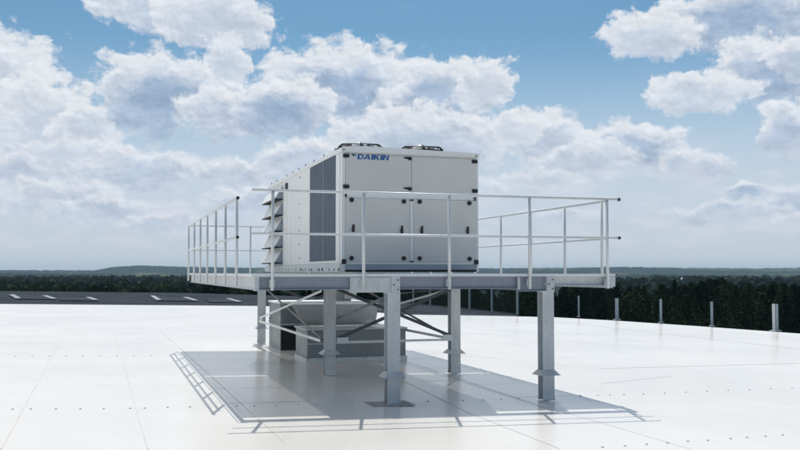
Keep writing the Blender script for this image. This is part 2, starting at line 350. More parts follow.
for i in range(len(sb)-1): bar(bm, sb[i]+[0, 0, hts+.02], sb[i+1]+[0, 0, hts+.02], .05, .10)
finish('top_rail', bm, M['post'], scr)
# ---------------------------------------------------------------- anchor posts on the roof edge
specs = [(578.8, 316.9, 296.3, .075, 'thin grey roof edge post nearest the platform, leftmost of the row'),
         (617, 319.8, 299, .15, 'broader grey roof edge post just right of the platform end'),
         (661, 322.8, 300.2, .10, 'grey roof edge post in the middle of the row before the forest'),
         (712, 326.2, 303.2, .10, 'slim grey roof edge post second from the right of the row'),
         (775.5, 331.2, 306, .19, 'widest grey roof edge post, folded in two faces, at the far right')]
for i, (px, by, ty, wd_, lab) in enumerate(specs):
    p = roof(px, by); dist = math.hypot(p[0], p[1]); h = (by-ty)/FPX*dist*1.0
    t = empty('roof_edge_post', p, lab, 'post', 'posts along the roof edge')
    bm = bmesh.new(); hw = wd_/2; q = (np.array(p[:2])/dist); sx, sy = q[1], -q[0]
    def fold(bm, a, b, off):      # folded sheet post: one plate either side of the fold
        pass
    if wd_ > .18:
        bar(bm, (p[0]-sx*.05, p[1]-sy*.05, p[2]), (p[0]-sx*.05, p[1]-sy*.05, p[2]+h), .10, .02, (q[0], q[1], 0)); finish('post', bm, M['galv_rail'], t)
        bm = bmesh.new(); bar(bm, (p[0]+sx*.06, p[1]+sy*.06, p[2]), (p[0]+sx*.06, p[1]+sy*.06, p[2]+h*.99), .09, .08, (q[0], q[1], 0)); finish('side_plate', bm, M['post'], t)
    else:
        bar(bm, p, (p[0], p[1], p[2]+h), wd_, wd_*.5, (q[0], q[1], 0)); finish('post', bm, M['post'], t)
    one('base_plate', M['membrane'], t, bx, p[0]-wd_*.8, p[0]+wd_*.8, p[1]-wd_*.8, p[1]+wd_*.8, p[2]+.002, p[2]+.03)

# ---------------------------------------------------------------- steel platform
DZ = 1.768                                   # deck surface
PX0, PX1, PY0, PY1 = 1.80, 7.10, 12.0, 21.7
plat = empty('steel_platform', (4.4, 16.5, 0), 'galvanised steel platform on tall legs carrying the white rooftop unit', 'platform')
CX = (3.735, 6.045); CY = (12.155, 15.74, 22.9)
CXr = {12.155: (3.735, 6.055), 15.74: (3.70, 6.01), 22.9: (3.66, 5.97)}
colt = 1.507
def hcol(bm, x, y, z0, z1, w_=.178, d=.17):
    bx(bm, x-w_/2, x+w_/2, y-d/2, y-d/2+.013, z0, z1); bx(bm, x-w_/2, x+w_/2, y+d/2-.013, y+d/2, z0, z1)
    bx(bm, x-.005, x+.005, y-d/2+.0132, y+d/2-.0132, z0, z1)
def skirt(bm, x, y, z, a, b, h):
    A = [bm.verts.new((x+i*b, y+j*b, z)) for i, j in ((-1, -1), (1, -1), (1, 1), (-1, 1))]
    B = [bm.verts.new((x+i*a, y+j*a, z+h)) for i, j in ((-1, -1), (1, -1), (1, 1), (-1, 1))]
    for i in range(4): bm.faces.new((A[i], A[(i+1) % 4], B[(i+1) % 4], B[i]))
    bm.faces.new(A[::-1]); bm.faces.new(B)
for cy in CY:
    for cx in CXr[cy]:
        z = rz(cx, cy)
        col_ = one('column', M['galv'], plat, hcol, cx, cy, z+.012, colt)
        one('rain_collar', M['galv'], col_, skirt, cx, cy, z+.37, .091, .165 if cy > 13 else .155, .075)
        one('membrane_sleeve', M['membrane'], col_, lambda bm: (hcol(bm, cx, cy, z+.011, z+.085, .184, .176)))
        one('head_plate', M['galv'], col_, bx, cx-.095, cx+.095, cy-.09, cy+.09, colt+.0015, colt+.014)
        if cy == 12.155:
            one('end_plate', M['galv'], col_, bx, cx-.062, cx+.058, 11.985, 12.040, colt+.016, 1.737)
            for k in range(3):
                tb = bmesh.new(); tube(tb, (cx+.0+(-.03 if k % 2 else .03), 11.985, 1.56+k*.065), (cx+(-.03 if k % 2 else .03), 11.972, 1.56+k*.065), .011, 6); finish('bolt', tb, M['galv_dark'], col_)
        if (cx, cy) == (3.735, 12.155):
            one('base_plate', M['rust'], col_, bx, cx-.34, cx+.26, cy-.22, cy+.26, z+.003, z+.010)
# beams: channel section with top and bottom flange, open side outwards
def chan_x(bm, x0, x1, y, z0, z1, out=-1, fl=.05):
    bx(bm, x0, x1, y-.004, y+.004, z0+.0102, z1-.0102)
    ya, yb = (y-fl, y+.012) if out < 0 else (y-.012, y+fl)
    bx(bm, x0, x1, ya, yb, z0, z0+.01); bx(bm, x0, x1, ya, yb, z1-.01, z1)
def chan_y(bm, y0, y1, x, z0, z1, out=-1, fl=.05):
    bx(bm, x-.004, x+.004, y0, y1, z0+.0102, z1-.0102)
    xa, xb = (x-fl, x+.012) if out < 0 else (x-.012, x+fl)
    bx(bm, xa, xb, y0, y1, z0, z0+.01); bx(bm, xa, xb, y0, y1, z1-.01, z1)
bt = 1.738; bb = 1.565
one('front_beam', M['galv_shaded'], plat, chan_x, 1.86, 3.66, 12.055, bb, bt)
one('front_beam', M['galv_shaded'], plat, chan_x, 3.80, 5.56, 12.055, bb, bt)
one('front_beam', M['galv_shaded'], plat, chan_x, 5.56, 5.985, 12.045, 1.525, bt+.0005)
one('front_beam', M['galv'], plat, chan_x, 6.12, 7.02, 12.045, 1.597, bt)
one('splice_plate', M['galv'], plat, bx, 3.10, 3.67, 12.0, 12.050, 1.525, bt-.012)
one('splice_plate', M['galv'], plat, bx, 6.98, 7.10, 11.988, 12.0, 1.585, bt-.004)
one('splice_plate', M['galv'], plat, bx, 5.545, 5.575, 11.992, 12.04, 1.55, bt-.012)
one('rear_beam', M['galv_shaded'], plat, chan_x, 1.86, 7.04, 21.64, bb, bt, 1)
one('side_beam', M['galv'], plat, chan_y, 12.06, 21.6, 1.84, bb, bt, -1, .02)
one('splice_plate', M['galv'], plat, bx, 1.822, 1.88, 11.986, 12.052, bb-.012, bt-.003)
one('side_beam', M['galv'], plat, chan_y, 12.06, 21.6, 7.06, bb, bt, 1)
for x in (3.70, 6.0):
    one('long_beam', M['galv_shaded'], plat, chan_y, 12.25, 23.0, x, 1.522, bt-.004)
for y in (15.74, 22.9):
    one('cross_beam', M['galv_shaded'], plat, chan_x, 3.76, 5.94, y, 1.53, bt-.02)
for y in (13.6, 15.2, 17.9, 19.8): one('cross_beam', M['galv_shaded'], plat, chan_x, 1.87, 3.64, y, 1.62, bt-.012); one('cross_beam', M['galv_shaded'], plat, chan_x, 6.06, 7.0, y, 1.62, bt-.012)
# open grating in two fields with a slit between them
def grating(bm, x0, x1, y0, y1, z0, z1):
    y = y0+.02
    while y < y1-.02: bx(bm, x0, x1, y-.002, y+.002, z0, z1); y += .0238
    x = x0+.02
    while x < x1-.02: bx(bm, x-.0025, x+.0025, y0, y1, z1-.012, z1-.001); x += .10
    for a, b in ((y0, y0+.005), (y1-.005, y1)): bx(bm, x0-.004, x1+.004, a-.001, b+.001, z0-.001, z1+.001)
    for a, b in ((x0-.004, x0+.002), (x1-.002, x1+.004)): bx(bm, a-.001, b+.001, y0, y1, z0-.001, z1+.001)
for (a, b) in ((12.36, 16.82), (16.95, 21.68)):
    for (x0, x1) in ((1.90, 3.56), (3.575, 5.33), (5.345, 7.10)):
        one('grating', M['galv_rail'], plat, grating, x0, x1, a, b, 1.742, DZ)
one('sunlit_edge_strip', M['white'], plat, bx, 1.795, 7.10, 11.983, 11.991, 1.741, DZ+.006)  # white strip painting the sunlit top edge of the grating
one('sunlit_edge_strip', M['white'], plat, bx, 1.786, 1.794, 11.983, 21.7, 1.741, DZ+.006)
# bracing
ft = 1.43; fm = .60
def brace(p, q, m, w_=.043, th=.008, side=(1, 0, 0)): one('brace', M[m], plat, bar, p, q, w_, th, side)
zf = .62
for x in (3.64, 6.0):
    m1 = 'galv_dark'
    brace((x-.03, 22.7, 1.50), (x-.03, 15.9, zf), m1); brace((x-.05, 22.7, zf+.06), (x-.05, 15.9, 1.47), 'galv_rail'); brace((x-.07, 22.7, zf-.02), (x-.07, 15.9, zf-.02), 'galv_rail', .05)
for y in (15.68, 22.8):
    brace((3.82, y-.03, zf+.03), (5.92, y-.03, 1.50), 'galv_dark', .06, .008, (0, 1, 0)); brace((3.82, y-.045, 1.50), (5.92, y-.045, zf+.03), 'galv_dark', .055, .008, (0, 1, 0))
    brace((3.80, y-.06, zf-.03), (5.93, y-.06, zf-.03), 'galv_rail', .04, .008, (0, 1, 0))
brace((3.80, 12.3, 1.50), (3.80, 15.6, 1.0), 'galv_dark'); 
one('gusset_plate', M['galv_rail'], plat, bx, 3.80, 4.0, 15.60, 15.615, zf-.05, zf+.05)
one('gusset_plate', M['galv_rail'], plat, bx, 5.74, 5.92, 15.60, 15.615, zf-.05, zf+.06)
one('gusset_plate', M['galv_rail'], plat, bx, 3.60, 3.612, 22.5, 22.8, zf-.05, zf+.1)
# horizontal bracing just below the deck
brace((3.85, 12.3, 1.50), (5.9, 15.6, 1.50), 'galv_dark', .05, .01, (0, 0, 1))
# guard rails
TOP, MID = 2.862, 2.298
def guard(posts, a, b, caps, axis, fix, foot):
    g = bpy.data.objects.new('guard_rail', None); C.objects.link(g); g.parent = plat; g.empty_display_size = .1; g.location = (0, 0, 0)
    pt = (lambda t, z: (t, fix, z)) if axis == 'x' else (lambda t, z: (fix, t, z))
    for t in posts:
        bm = bmesh.new(); tube(bm, pt(t, foot), pt(t, TOP-.004), .0215, 10); finish('post', bm, M['galv_rail'], g, True)
    for z, r in ((TOP, .019), (MID, .0165)):
        bm = bmesh.new(); tube(bm, pt(a, z), pt(b, z), r, 10); rl = finish('rail', bm, M['galv_rail'], g, True)
        for s, t in caps:
            bm = bmesh.new(); tube(bm, pt(t, z), pt(t+s*.035, z), r+.006, 10); finish('end_cap', bm, M['black'], rl)
    return g
guard([2.045, 3.27, 4.493, 5.708, 6.95], 1.77, 7.13, ((1, 7.13),), 'x', 11.945, 1.56)
guard([13.40, 14.75, 16.1, 17.5, 18.85, 20.2, 21.62], 13.34, 21.7, ((-1, 13.34),), 'y', 1.775, 1.60)
guard([12.43, 13.62, 14.9, 16.2, 17.5, 18.85, 20.2, 21.6], 12.3, 21.7, (), 'y', 7.14, 1.60)
guard([3.20, 4.6, 6.0], 1.80, 7.12, (), 'x', 21.74, 1.60)
for t in (2.045, 3.27, 4.493, 5.708, 6.95):
    one('post_bracket', M['galv_rail'], plat, bx, t-.034, t+.034, 11.967, 11.984, 1.60, 1.70)

# ---------------------------------------------------------------- rooftop unit
UX0, UX1, UY0, UY1 = 3.278, 5.445, 13.2, 19.62
ub, ut = 1.80, 3.60
unit = empty('rooftop_unit', (4.36, 16.4, ub), 'long white air handling unit with black hinges and blue lettering on the steel platform', 'air handling unit')
one('casing', M['paint'], unit, bx, UX0+.012, UX1-.012, UY0+.012, UY1, 1.93, ut-.01)
def FX(px, py): return on_y(px, py, UY0)
def fpan(x0, y0, x1, y1, name, m, t=.014, bevel=.004):      # a panel on the front from two pixel corners of the photograph
    a = FX(x0, y0); b = FX(x1, y1)
    return one(name, m, unit, bx, a[0], b[0], UY0-t, UY0+.008, min(a[1], b[1]), max(a[1], b[1]), bevel=bevel)
zs = FX(411, 193.2)[1]; zt = FX(345, 150)[1]; xm = FX(411.4, 200)[0]
def panel(x0, x1, z0, z1, name, m, t=.014, bevel=.004, par=None):
    return one(name, m, par or unit, bx, x0, x1, UY0-t, UY0+.0118, z0, z1, bevel=bevel)
# frame posts and rails
one('corner_post', M['frame'], unit, bx, UX0, UX0+.055, UY0-.004, UY0+.10, ub+.002, ut-.03, bevel=.006)
one('corner_post', M['frame'], unit, bx, UX1-.035, UX1, UY0-.004, UY0+.10, ub+.002, ut-.03, bevel=.006)
zmid = 2.945; 
one('frame_rail', M['frame'], unit, bx, UX0+.056, UX1-.036, UY0-.002, UY0+.02, zmid-.045, zmid+.014)
one('frame_rail', M['frame'], unit, bx, UX0+.056, UX1-.036, UY0-.004, UY0+.02, 1.915, 1.945)
one('base_panel', M['base'], unit, bx, UX0+.056, UX1-.036, UY0+.001, UY0+.03, 1.835, 1.913)
one('base_gap', M['hole'], unit, bx, UX0+.056, UX1-.036, UY0+.010, UY0+.04, 1.802, 1.833)
dl = panel(UX0+.058, xm-.003, zmid+.018, ut-.062, 'upper_door', M['paint'])
dr = panel(xm+.003, UX1-.038, zmid+.018, ut-.062, 'upper_door', M['paint'])
ll = panel(UX0+.058, xm-.028, 1.948, zmid-.048, 'lower_door', M['paint'], .012)
lr = panel(xm+.028, UX1-.038, 1.948, zmid-.048, 'lower_door', M['paint'], .012)
one('door_mullion', M['frame'], unit, bx, xm-.024, xm+.024, UY0-.018, UY0+.0118, 1.96, zmid-.06, bevel=.004)
for z in (zmid-.07, 1.955): one('mullion_cap', M['black'], unit, bx, xm-.026, xm+.026, UY0-.022, UY0-.0185, z-.01, z+.012)
def knob(px, py, par, r=.036):
    a = FX(px, py); bm = bmesh.new(); tube(bm, (a[0], UY0-.013, a[1]), (a[0], UY0-.034, a[1]), r, 16, r*.85); finish('knob', bm, M['black'], par, False)
for px, py, pr_ in ((351.4, 200, ll), (403.6, 201.6, ll), (351.3, 258.2, ll), (403.6, 258.4, ll), (419.4, 201.8, lr), (469, 203.3, lr), (419.4, 258.4, lr), (469.3, 258.9, lr)): knob(px, py, pr_)
def handle(px, py, par):
    a = FX(px, py); bm = bmesh.new(); x, z = a
    bx(bm, x-.020, x+.016, UY0-.030, UY0-.0125, z-.058, z+.058); o = finish('handle', bm, M['black'], par, False, .008)
    bm = bmesh.new(); bx(bm, x-.034, x-.012, UY0-.052, UY0-.0305, z-.05, z+.012); finish('grip', bm, M['black'], o, False, .006)
for px, py, pr_ in ((353.3, 228.4, ll), (401.8, 229.6, ll), (421.8, 229.8, lr), (467.6, 230.3, lr)): handle(px, py, pr_)
def blk(px, py, w_, h_, name, par, t=.03):
    a = FX(px, py); one(name, M['black'], par, bx, a[0]-w_/2, a[0]+w_/2, UY0-t, UY0-.0045, a[1]-h_/2, a[1]+h_/2, bevel=.006)
for px, py, pr_ in ((345.9, 155.8, dl), (345.9, 186.6, dl), (474.2, 161.8, dr), (474.4, 191.2, dr)): blk(px, py, .092, .055, 'hinge', pr_)
for px, py in ((343.6, 149.6), (475.8, 156.2)): blk(px, py, .05, .026, 'corner_clip', unit, .02)
for px, py in ((345.6, 195.2), (474.6, 199.0)): blk(px, py, .026, .06, 'corner_clip', unit, .03)
for px, py in ((343.6, 261.6), (476.0, 262.2)): blk(px, py, .07, .07, 'corner_clip', unit, .03)
def latch(px, py, par):
    a = FX(px, py); bm = bmesh.new(); x, z = a
    tube(bm, (x+.03, UY0-.013, z-.006), (x+.03, UY0-.036, z-.006), .028, 12); prism(bm, [(x-.065, z+.012), (x+.03, z+.022), (x+.03, z-.022), (x-.065, z-.002)], 'y', UY0-.030, UY0-.0135)
    finish('latch', bm, M['black'], par)
latch(407.5, 158.4, dl); latch(407.5, 188.7, dl)
# lettering: bold slanted capitals and the two-part triangle emblem
def letters(bm, word, x, z, h, wd_, gap, sl=.18):
    G = {'D': [[(0, 0), (.62, 0), (.9, .25), (.9, .75), (.62, 1), (0, 1)], None],
         }
    st = .31
    def poly(pts, hole=None):
        q = [(x+(a*wd_)+sl*b*h, z+b*h) for a, b in pts]; prism(bm, q, 'y', UY0-.0165, UY0-.0142)
    for ch in word:
        if ch == 'D':
            poly([(0, 0), (st, 0), (st, 1), (0, 1)]); poly([(st, .80), (.55, .80), (.6, 1), (st, 1)]); poly([(st, 0), (.6, 0), (.55, .20), (st, .20)])
            poly([(.55, .80), (.68, .66), (.92, .74), (.6, 1)]); poly([(.68, .66), (.68, .34), (.92, .26), (.92, .74)]); poly([(.55, .20), (.6, 0), (.92, .26), (.68, .34)]); adv = .92
        elif ch == 'A':
            poly([(-.08, 0), (.18, 0), (.62, 1), (.40, 1)]); poly([(.62, 1), (.40, 1), (.74, 0), (1.0, 0)]); poly([(.22, .2), (.8, .2), (.74, .38), (.3, .38)]); adv = .98
        elif ch == 'I':
            poly([(0, 0), (st+.02, 0), (st+.02, 1), (0, 1)]); adv = .26
        elif ch == 'K':
            poly([(0, 0), (st, 0), (st, 1), (0, 1)]); poly([(st, .36), (st, .62), (.62, 1), (.94, 1)]); poly([(.34, .46), (.56, .66), (.98, 0), (.66, 0)]); adv = .96
        elif ch == 'N':
            poly([(0, 0), (st, 0), (st, 1), (0, 1)]); poly([(st, 1), (st, .66), (.70, 0), (.70, .34)]); poly([(.70, 0), (.94, 0), (.94, 1), (.70, 1)]); adv = .94
        x += adv*wd_+gap
    return x
a = FX(356.9, 159.2); b = FX(388.6, 160.3)
hgt = .078; tot = b[0]-a[0]; unitw = (tot-5*.014)/(.92+.98+.26+.96+.26+.94)
bm = bmesh.new(); letters(bm, 'DAIKIN', a[0], a[1]-.002, hgt, unitw, .012, .2); finish('lettering', bm, M['blue'], dl)
a = FX(353.2, 157.3)
one('emblem', M['black'], dl, prism, [(a[0]-.024, a[1]+.05), (a[0]+.02, a[1]+.05), (a[0]-.004, a[1]+.006)], 'y', UY0-.0165, UY0-.0142)
one('emblem', M['cyan'], dl, prism, [(a[0]+.004, a[1]+.012), (a[0]+.026, a[1]+.05), (a[0]+.05, a[1]+.012)], 'y', UY0-.0163, UY0-.0142)
# roof of the unit: shallow cap with overhanging eaves
bm = bmesh.new()
prism(bm, [(UX0-.012, ut-.028), (UX1+.012, ut-.028), (UX1+.012, ut+.022), (UX1-.05, ut+.030), (UX0+.35, ut+.068), (UX0+.02, ut+.050), (UX0-.012, ut+.034)], 'y', UY0-.02, UY1+.06)
finish('roof_cap', bm, M['frame'], unit)
# left side
def sp2(y0, y1, z0, z1, name, m, t=.010, par=None, bevel=.003):
    return one(name, m, par or unit, bx, UX0-t, UX0+.0118, y0, y1, z0, z1, bevel=bevel)
Yp = lambda px: on_x(px, 200, UX0)[0]
yA, yB, yC, yD, yE, yF = Yp(336.3), Yp(323.6), Yp(310.2), Yp(300.3), Yp(296.4), Yp(283.4)
sp2(UY0+.105, yA-.004, 1.932, ut-.03, 'side_panel', M['frame'])
sp2(yA, yC, 1.932, 1.972, 'side_panel', M['frame'])
sp2(yC+.004, yD-.004, 1.932, ut-.03, 'side_panel', M['frame'])
sp2(yD+.004, yE-.004, 1.932, ut-.03, 'side_panel', M['frame'])
sp2(yE+.004, yF-.004, 1.932, ut-.03, 'side_panel', M['frame'])
for y0, y1 in ((yA+.01, yB-.012), (yB+.012, yC-.01)): sp2(y0, y1, 1.975, ut-.034, 'coil_panel', M['coil'], .002, None, 0)
sp2(yB-.010, yB+.010, 1.975, ut-.034, 'coil_divider', M['base'], .008)
sp2(yF+.004, UY1, 1.932, ut-.03, 'side_panel', M['paint'], .006)
for (y, zz) in [(yD-.05, z) for z in np.arange(2.05, 3.5, .24)]+[(yD+.05, z) for z in np.arange(2.05, 3.5, .24)]:
    tb = bmesh.new(); tube(tb, (UX0-.010, y, zz), (UX0-.018, y, zz), .012, 6); finish('panel_screw', tb, M['base'], unit)
for q_ in (287.6, 292): sp2(Yp(q_)-.004, Yp(q_)+.004, 1.935, ut-.032, 'panel_seam', M['base'], .0112, None, 0)
one('cable_gland', M['black'], unit, bx, UX0-.04, UX0-.0102, Yp(288.2), Yp(286.6), 3.36, 3.50)
# intake hoods on the left side
hy0, hy1 = yF+.02, UY1-.06
for k in range(5):
    zb = 1.965+k*.312; zt_ = zb+.285; p_ = .17
    h = one('intake_hood', M['frame'], unit, prism, [(UX0-.0135, zt_), (UX0-.0135, zt_-.014), (UX0-p_+.012, zb+.018), (UX0-p_, zb+.020), (UX0-p_, zb+.034), (UX0-p_+.004, zb+.038)], 'y', hy0, hy1)
    one('cheek', M['frame'], h, prism, [(UX0-.0065, zt_-.016), (UX0-.0065, zb+.02), (UX0-p_*.96, zb+.024)], 'y', hy1-.003, hy1-.001)
    one('cheek', M['base'], h, prism, [(UX0-.0130, zt_-.022), (UX0-.0130, zb+.02), (UX0-p_*.96, zb+.024)], 'y', hy0+.001, hy0+.003)  # near cheek in darker grey, its shade painted in
    one('wall_shade_sheet', M['base'], h, bx, UX0-.0125, UX0-.0067, hy0-.03, hy1-.008, zb+.0, zb+.27)  # grey sheet painting the shaded wall between the hoods
    one('underside_shade', M['hole'], h, bx, UX0-p_*.95, UX0-.013, hy0-.02, hy1-.008, zb+.002, zb+.0185)  # near-black strip painting the shade beneath the hood
# base rail with lifting holes
bm = bmesh.new(); prism(bm, [(UY0+.004, ub+.004), (UY1+.35-.10, ub+.004), (UY1+.35, ub+.03), (UY1+.35, ub+.09), (UY1+.28, 1.93), (UY0+.004, 1.93)], 'x', UX0-.022, UX0+.012)
br = finish('base_rail', bm, M['rail_base'], unit)
hol = [(338.8, 269.6, 1.7), (334, 269.5, 1.2), (329.2, 269.5, 1.2), (322.3, 269.4, 2), (319, 269.8, 1.6), (316.6, 269.2, .9), (311.6, 269.8, 1.6), (309.4, 269.8, 1.2), (305.4, 269.4, 1), (302.8, 270, 1.1), (300.7, 269.4, 1.8), (296, 269.8, .9), (292.5, 269.6, .8), (289, 270, .9), (285.7, 269.9, .8), (282.7, 269.8, .6)]
for px, py, s in hol:
    y, z = on_x(px, py, UX0-.022); f = math.hypot(UX0, y)/FPX
    rr = s*.9*f*2.6/2.2; tb = bmesh.new(); n = 12
    A = [tb.verts.new((UX0-.0225, y+math.cos(i*math.tau/n)*rr*1.5, z+math.sin(i*math.tau/n)*min(.026, s*f*1.1))) for i in range(n)]
    B = [tb.verts.new((UX0-.0235, v_.co.y, v_.co.z)) for v_ in A]; tb.faces.new(A); tb.faces.new(B[::-1])
    for i in range(n): tb.faces.new((A[i], A[(i+1) % n], B[(i+1) % n], B[i]))
    finish('lifting_hole', tb, M['hole'], br)
# right side and rear, simple panels
one('base_rail', M['rail_base'], unit, bx, UX1-.012, UX1+.012, UY0+.11, UY1, ub+.004, 1.93)
for k in range(5): one('side_panel', M['frame'], unit, bx, UX1-.011, UX1+.008, UY0+.12+k*1.27, UY0+.12+k*1.27+1.25, 1.935, ut-.03)
for px in (333, 322, 312, 303.8, 297, 291, 285, 275, 270):
    y = Yp(px) ; tb = bmesh.new(); tube(tb, (UX0+.03, y, ut+.04), (UX0+.03, y, ut+.10), .011, 6, .009); finish('roof_bolt', tb, M['post'], unit)
# condenser fans on the roof
def fan(cx, cy, r=.36):
    z = ut+.045; f = bpy.data.objects.new('fan', None); C.objects.link(f); f.parent = unit; f.empty_display_size = .1
    bm = bmesh.new(); tube(bm, (cx, cy, z), (cx, cy, z+.055), r*.98, 32, r*.9); finish('fan_collar', bm, M['paint'], f)
    bm = bmesh.new(); bmesh.ops.create_uvsphere(bm, u_segments=20, v_segments=10, radius=.115)
    for v_ in bm.verts: v_.co = Vector((cx+v_.co.x, cy+v_.co.y, z+.085+v_.co.z*.75))
    finish('fan_hub', bm, M['white'], f, True)
    N = 36
    for rr, zz, th in ((r*.99, .058, .012), (r*.8, .112, .007), (r*.6, .126, .006), (r*.42, .132, .006)):
        bm = bmesh.new()
        for i in range(N):
            a0 = i*math.tau/N; a1 = (i+1)*math.tau/N; tube(bm, (cx+rr*math.cos(a0), cy+rr*math.sin(a0), z+zz), (cx+rr*math.cos(a1), cy+rr*math.sin(a1), z+zz), th, 6)
        finish('guard_ring', bm, M['black'], f)
    for i in range(6):
        a0 = i*math.tau/6+.35; cs, sn = math.cos(a0), math.sin(a0); P = [(r*1.0, .05), (r*1.0, .09), (r*.88, .118), (r*.4, .136)]
        bm = bmesh.new()
        for (r0, z0), (r1, z1) in zip(P, P[1:]): tube(bm, (cx+cs*r0, cy+sn*r0, z+z0), (cx+cs*r1, cy+sn*r1, z+z1), .014, 8)
        tube(bm, (cx+cs*r, cy+sn*r, z+.045), (cx+cs*r, cy+sn*r, z+.085), .03, 8)
        finish('guard_arm', bm, M['black'], f)
for cx in (3.72, 4.72):
    fan(cx, 13.85)

# ---------------------------------------------------------------- ducts under the unit
def hood_box(bm, x0, x1, y0, y1, z0, z1, top=0): bx(bm, x0, x1, y0, y1, z0, z1)
a = roof(307, 361); 
d1 = empty('duct_curb', (4.8, 18.9, 0), 'low wide sheet metal duct box on the roof beneath the middle of the platform', 'duct box')
bx0, bx1, by0, by1 = 3.80, 5.85, 18.1, 19.25; zb = rz(4.8, 18.5)
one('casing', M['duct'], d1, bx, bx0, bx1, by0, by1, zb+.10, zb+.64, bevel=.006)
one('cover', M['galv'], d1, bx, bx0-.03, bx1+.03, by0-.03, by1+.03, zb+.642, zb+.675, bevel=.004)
one('curb_flashing', M['membrane'], d1, bx, bx0-.02, bx1+.02, by0-.02, by1+.02, zb-.03, zb+.098)
one('edge_trim', M['galv_rail'], d1, bx, bx0-.024, bx1+.024, by0-.027, by0-.0205, zb+.02, zb+.05)
one('seam_rib', M['galv_rail'], d1, bx, bx0-.003, bx1+.003, by0-.016, by0-.001, zb+.37, zb+.385)
d2 = empty('duct_plenum', (4.8, 21.5, 0), 'tall dark duct plenum with a bright top edge behind the low duct box', 'duct')
px0, px1, py0, py1 = 3.76, 5.90, 20.85, 22.35; zb = rz(4.8, 21)
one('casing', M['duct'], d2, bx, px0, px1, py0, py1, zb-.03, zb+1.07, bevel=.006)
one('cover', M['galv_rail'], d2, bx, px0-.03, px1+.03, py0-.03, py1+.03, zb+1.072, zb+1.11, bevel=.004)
one('seam_rib', M['galv'], d2, bx, px0-.004, px1+.004, py0-.016, py0-.001, zb+.60, zb+.62)
arc = [(20.849, zb+.56)]+[(20.849-.50*math.sin(a0)**.9, zb+.56+.46*(1-math.cos(a0))) for a0 in [i*math.pi/2/9 for i in range(1, 10)]]+[(20.349, zb+1.06), (20.849, zb+1.06)]
bm = bmesh.new(); A = [bm.verts.new((3.98+(.30*(1-(z-zb-.56)/.5)), y, z)) for y, z in arc]; B = [bm.verts.new((5.90, y, z)) for y, z in arc]
bm.faces.new(A[::-1]); bm.faces.new(B)
for i in range(len(arc)): bm.faces.new((A[i], A[(i+1) % len(arc)], B[(i+1) % len(arc)], B[i]))
finish('tapered_hood', bm, M['hood'], d2)
one('hood_rim', M['galv_rail'], d2, bx, 3.96, 5.92, 20.33, 20.815, zb+1.062, zb+1.085)
one('dark_panel', M['hole'], d2, bx, px0+.02, px0+.62, py0-.006, py0-.001, zb+.03, zb+.57)  # near-black sheet on the lower left of the plenum front
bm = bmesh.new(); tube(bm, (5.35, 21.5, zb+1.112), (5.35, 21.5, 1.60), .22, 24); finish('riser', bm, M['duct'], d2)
hx, hz_ = on_y(349.2, 294.5, 17.4)
one('hanger_bracket', M['galv_rail'], plat, bx, hx-.065, hx+.065, 17.4, 17.48, hz_-.08, 1.60)

# ---------------------------------------------------------------- countryside
GZ = -14.0
def elev(px, row):        # height above the ground of a crest seen `row` pixels above eye level at distance D
    return row
def crest1(px):
    xs = [-400, 0, 95, 112, 135, 160, 200, 260, 330, 450, 560, 620, 680, 720, 760, 800, 1200]; ys = [1.2, 1.2, 1.2, 4.2, 5.8, 5.4, 4.2, 3.8, 3.2, 3.2, 3.6, 4.6, 3.4, 3.2, 2.8, 3.6, 3]
    return np.interp(px, xs, ys)
def crest2(px):
    xs = [-400, 0, 100, 200, 300, 450, 560, 640, 700, 760, 800, 1200]; ys = [-2.5, -2, -2.6, -3.5, -4, -4, -3.6, -2.8, -3.8, -2.8, -3.2, -4]
    return np.interp(px, xs, ys)
az = np.radians(np.arange(-75, 75, .16)); Ds = np.concatenate([np.geomspace(60, 1500, 26), np.arange(1560, 2700, 45), np.geomspace(2760, 3900, 10), np.arange(3960, 6400, 70), [7000, 9000]])
AZ, DD = np.meshgrid(az, Ds); PXm = 400+FPX*np.tan(np.clip(AZ, -1.2, 1.2)); depth = DD*np.cos(AZ)
X = DD*np.sin(AZ+TH); Y = DD*np.cos(AZ+TH)
h1 = EYE+crest1(PXm)/FPX*5200; h2 = EYE+crest2(PXm)/FPX*2300
def ss(x): x = np.clip(x, 0, 1); return x*x*(3-2*x)
k1 = ss((DD-3700)/1500)*(1-ss((DD-5300)/1500)*.6); k2 = ss((DD-1650)/650)*(1-ss((DD-2350)/500)*.8)
Z = GZ+k1*(h1-GZ)+(k2*(1-ss((DD-2600)/400))*(h2-GZ))
bmp = rng.random(Z.shape)
amp = np.where(DD > 3800, 9.0, np.where(DD > 1600, 7.5, 0))
Z = Z+bmp*amp*(DD > 1600)-amp*.5
nz, na = Z.shape
idx = np.arange(nz*na).reshape(nz, na); F_ = np.stack([idx[:-1, :-1], idx[:-1, 1:], idx[1:, 1:], idx[1:, :-1]], -1).reshape(-1, 4)
hl = np_mesh('hills', np.stack([X, Y, Z], -1).reshape(-1, 3), F_, M['land']); tag(hl, 'rolling wooded hills fading blue on the horizon', None, None, 'structure')
g = one('ground', M['land'], None, lambda bm: bm.faces.new([bm.verts.new(p) for p in ((-9500, -9500, GZ-.6), (9500, -9500, GZ-.6), (9500, 9500, GZ-.6), (-9500, 9500, GZ-.6))]))
tag(g, 'green countryside far below the roof', None, None, 'structure')

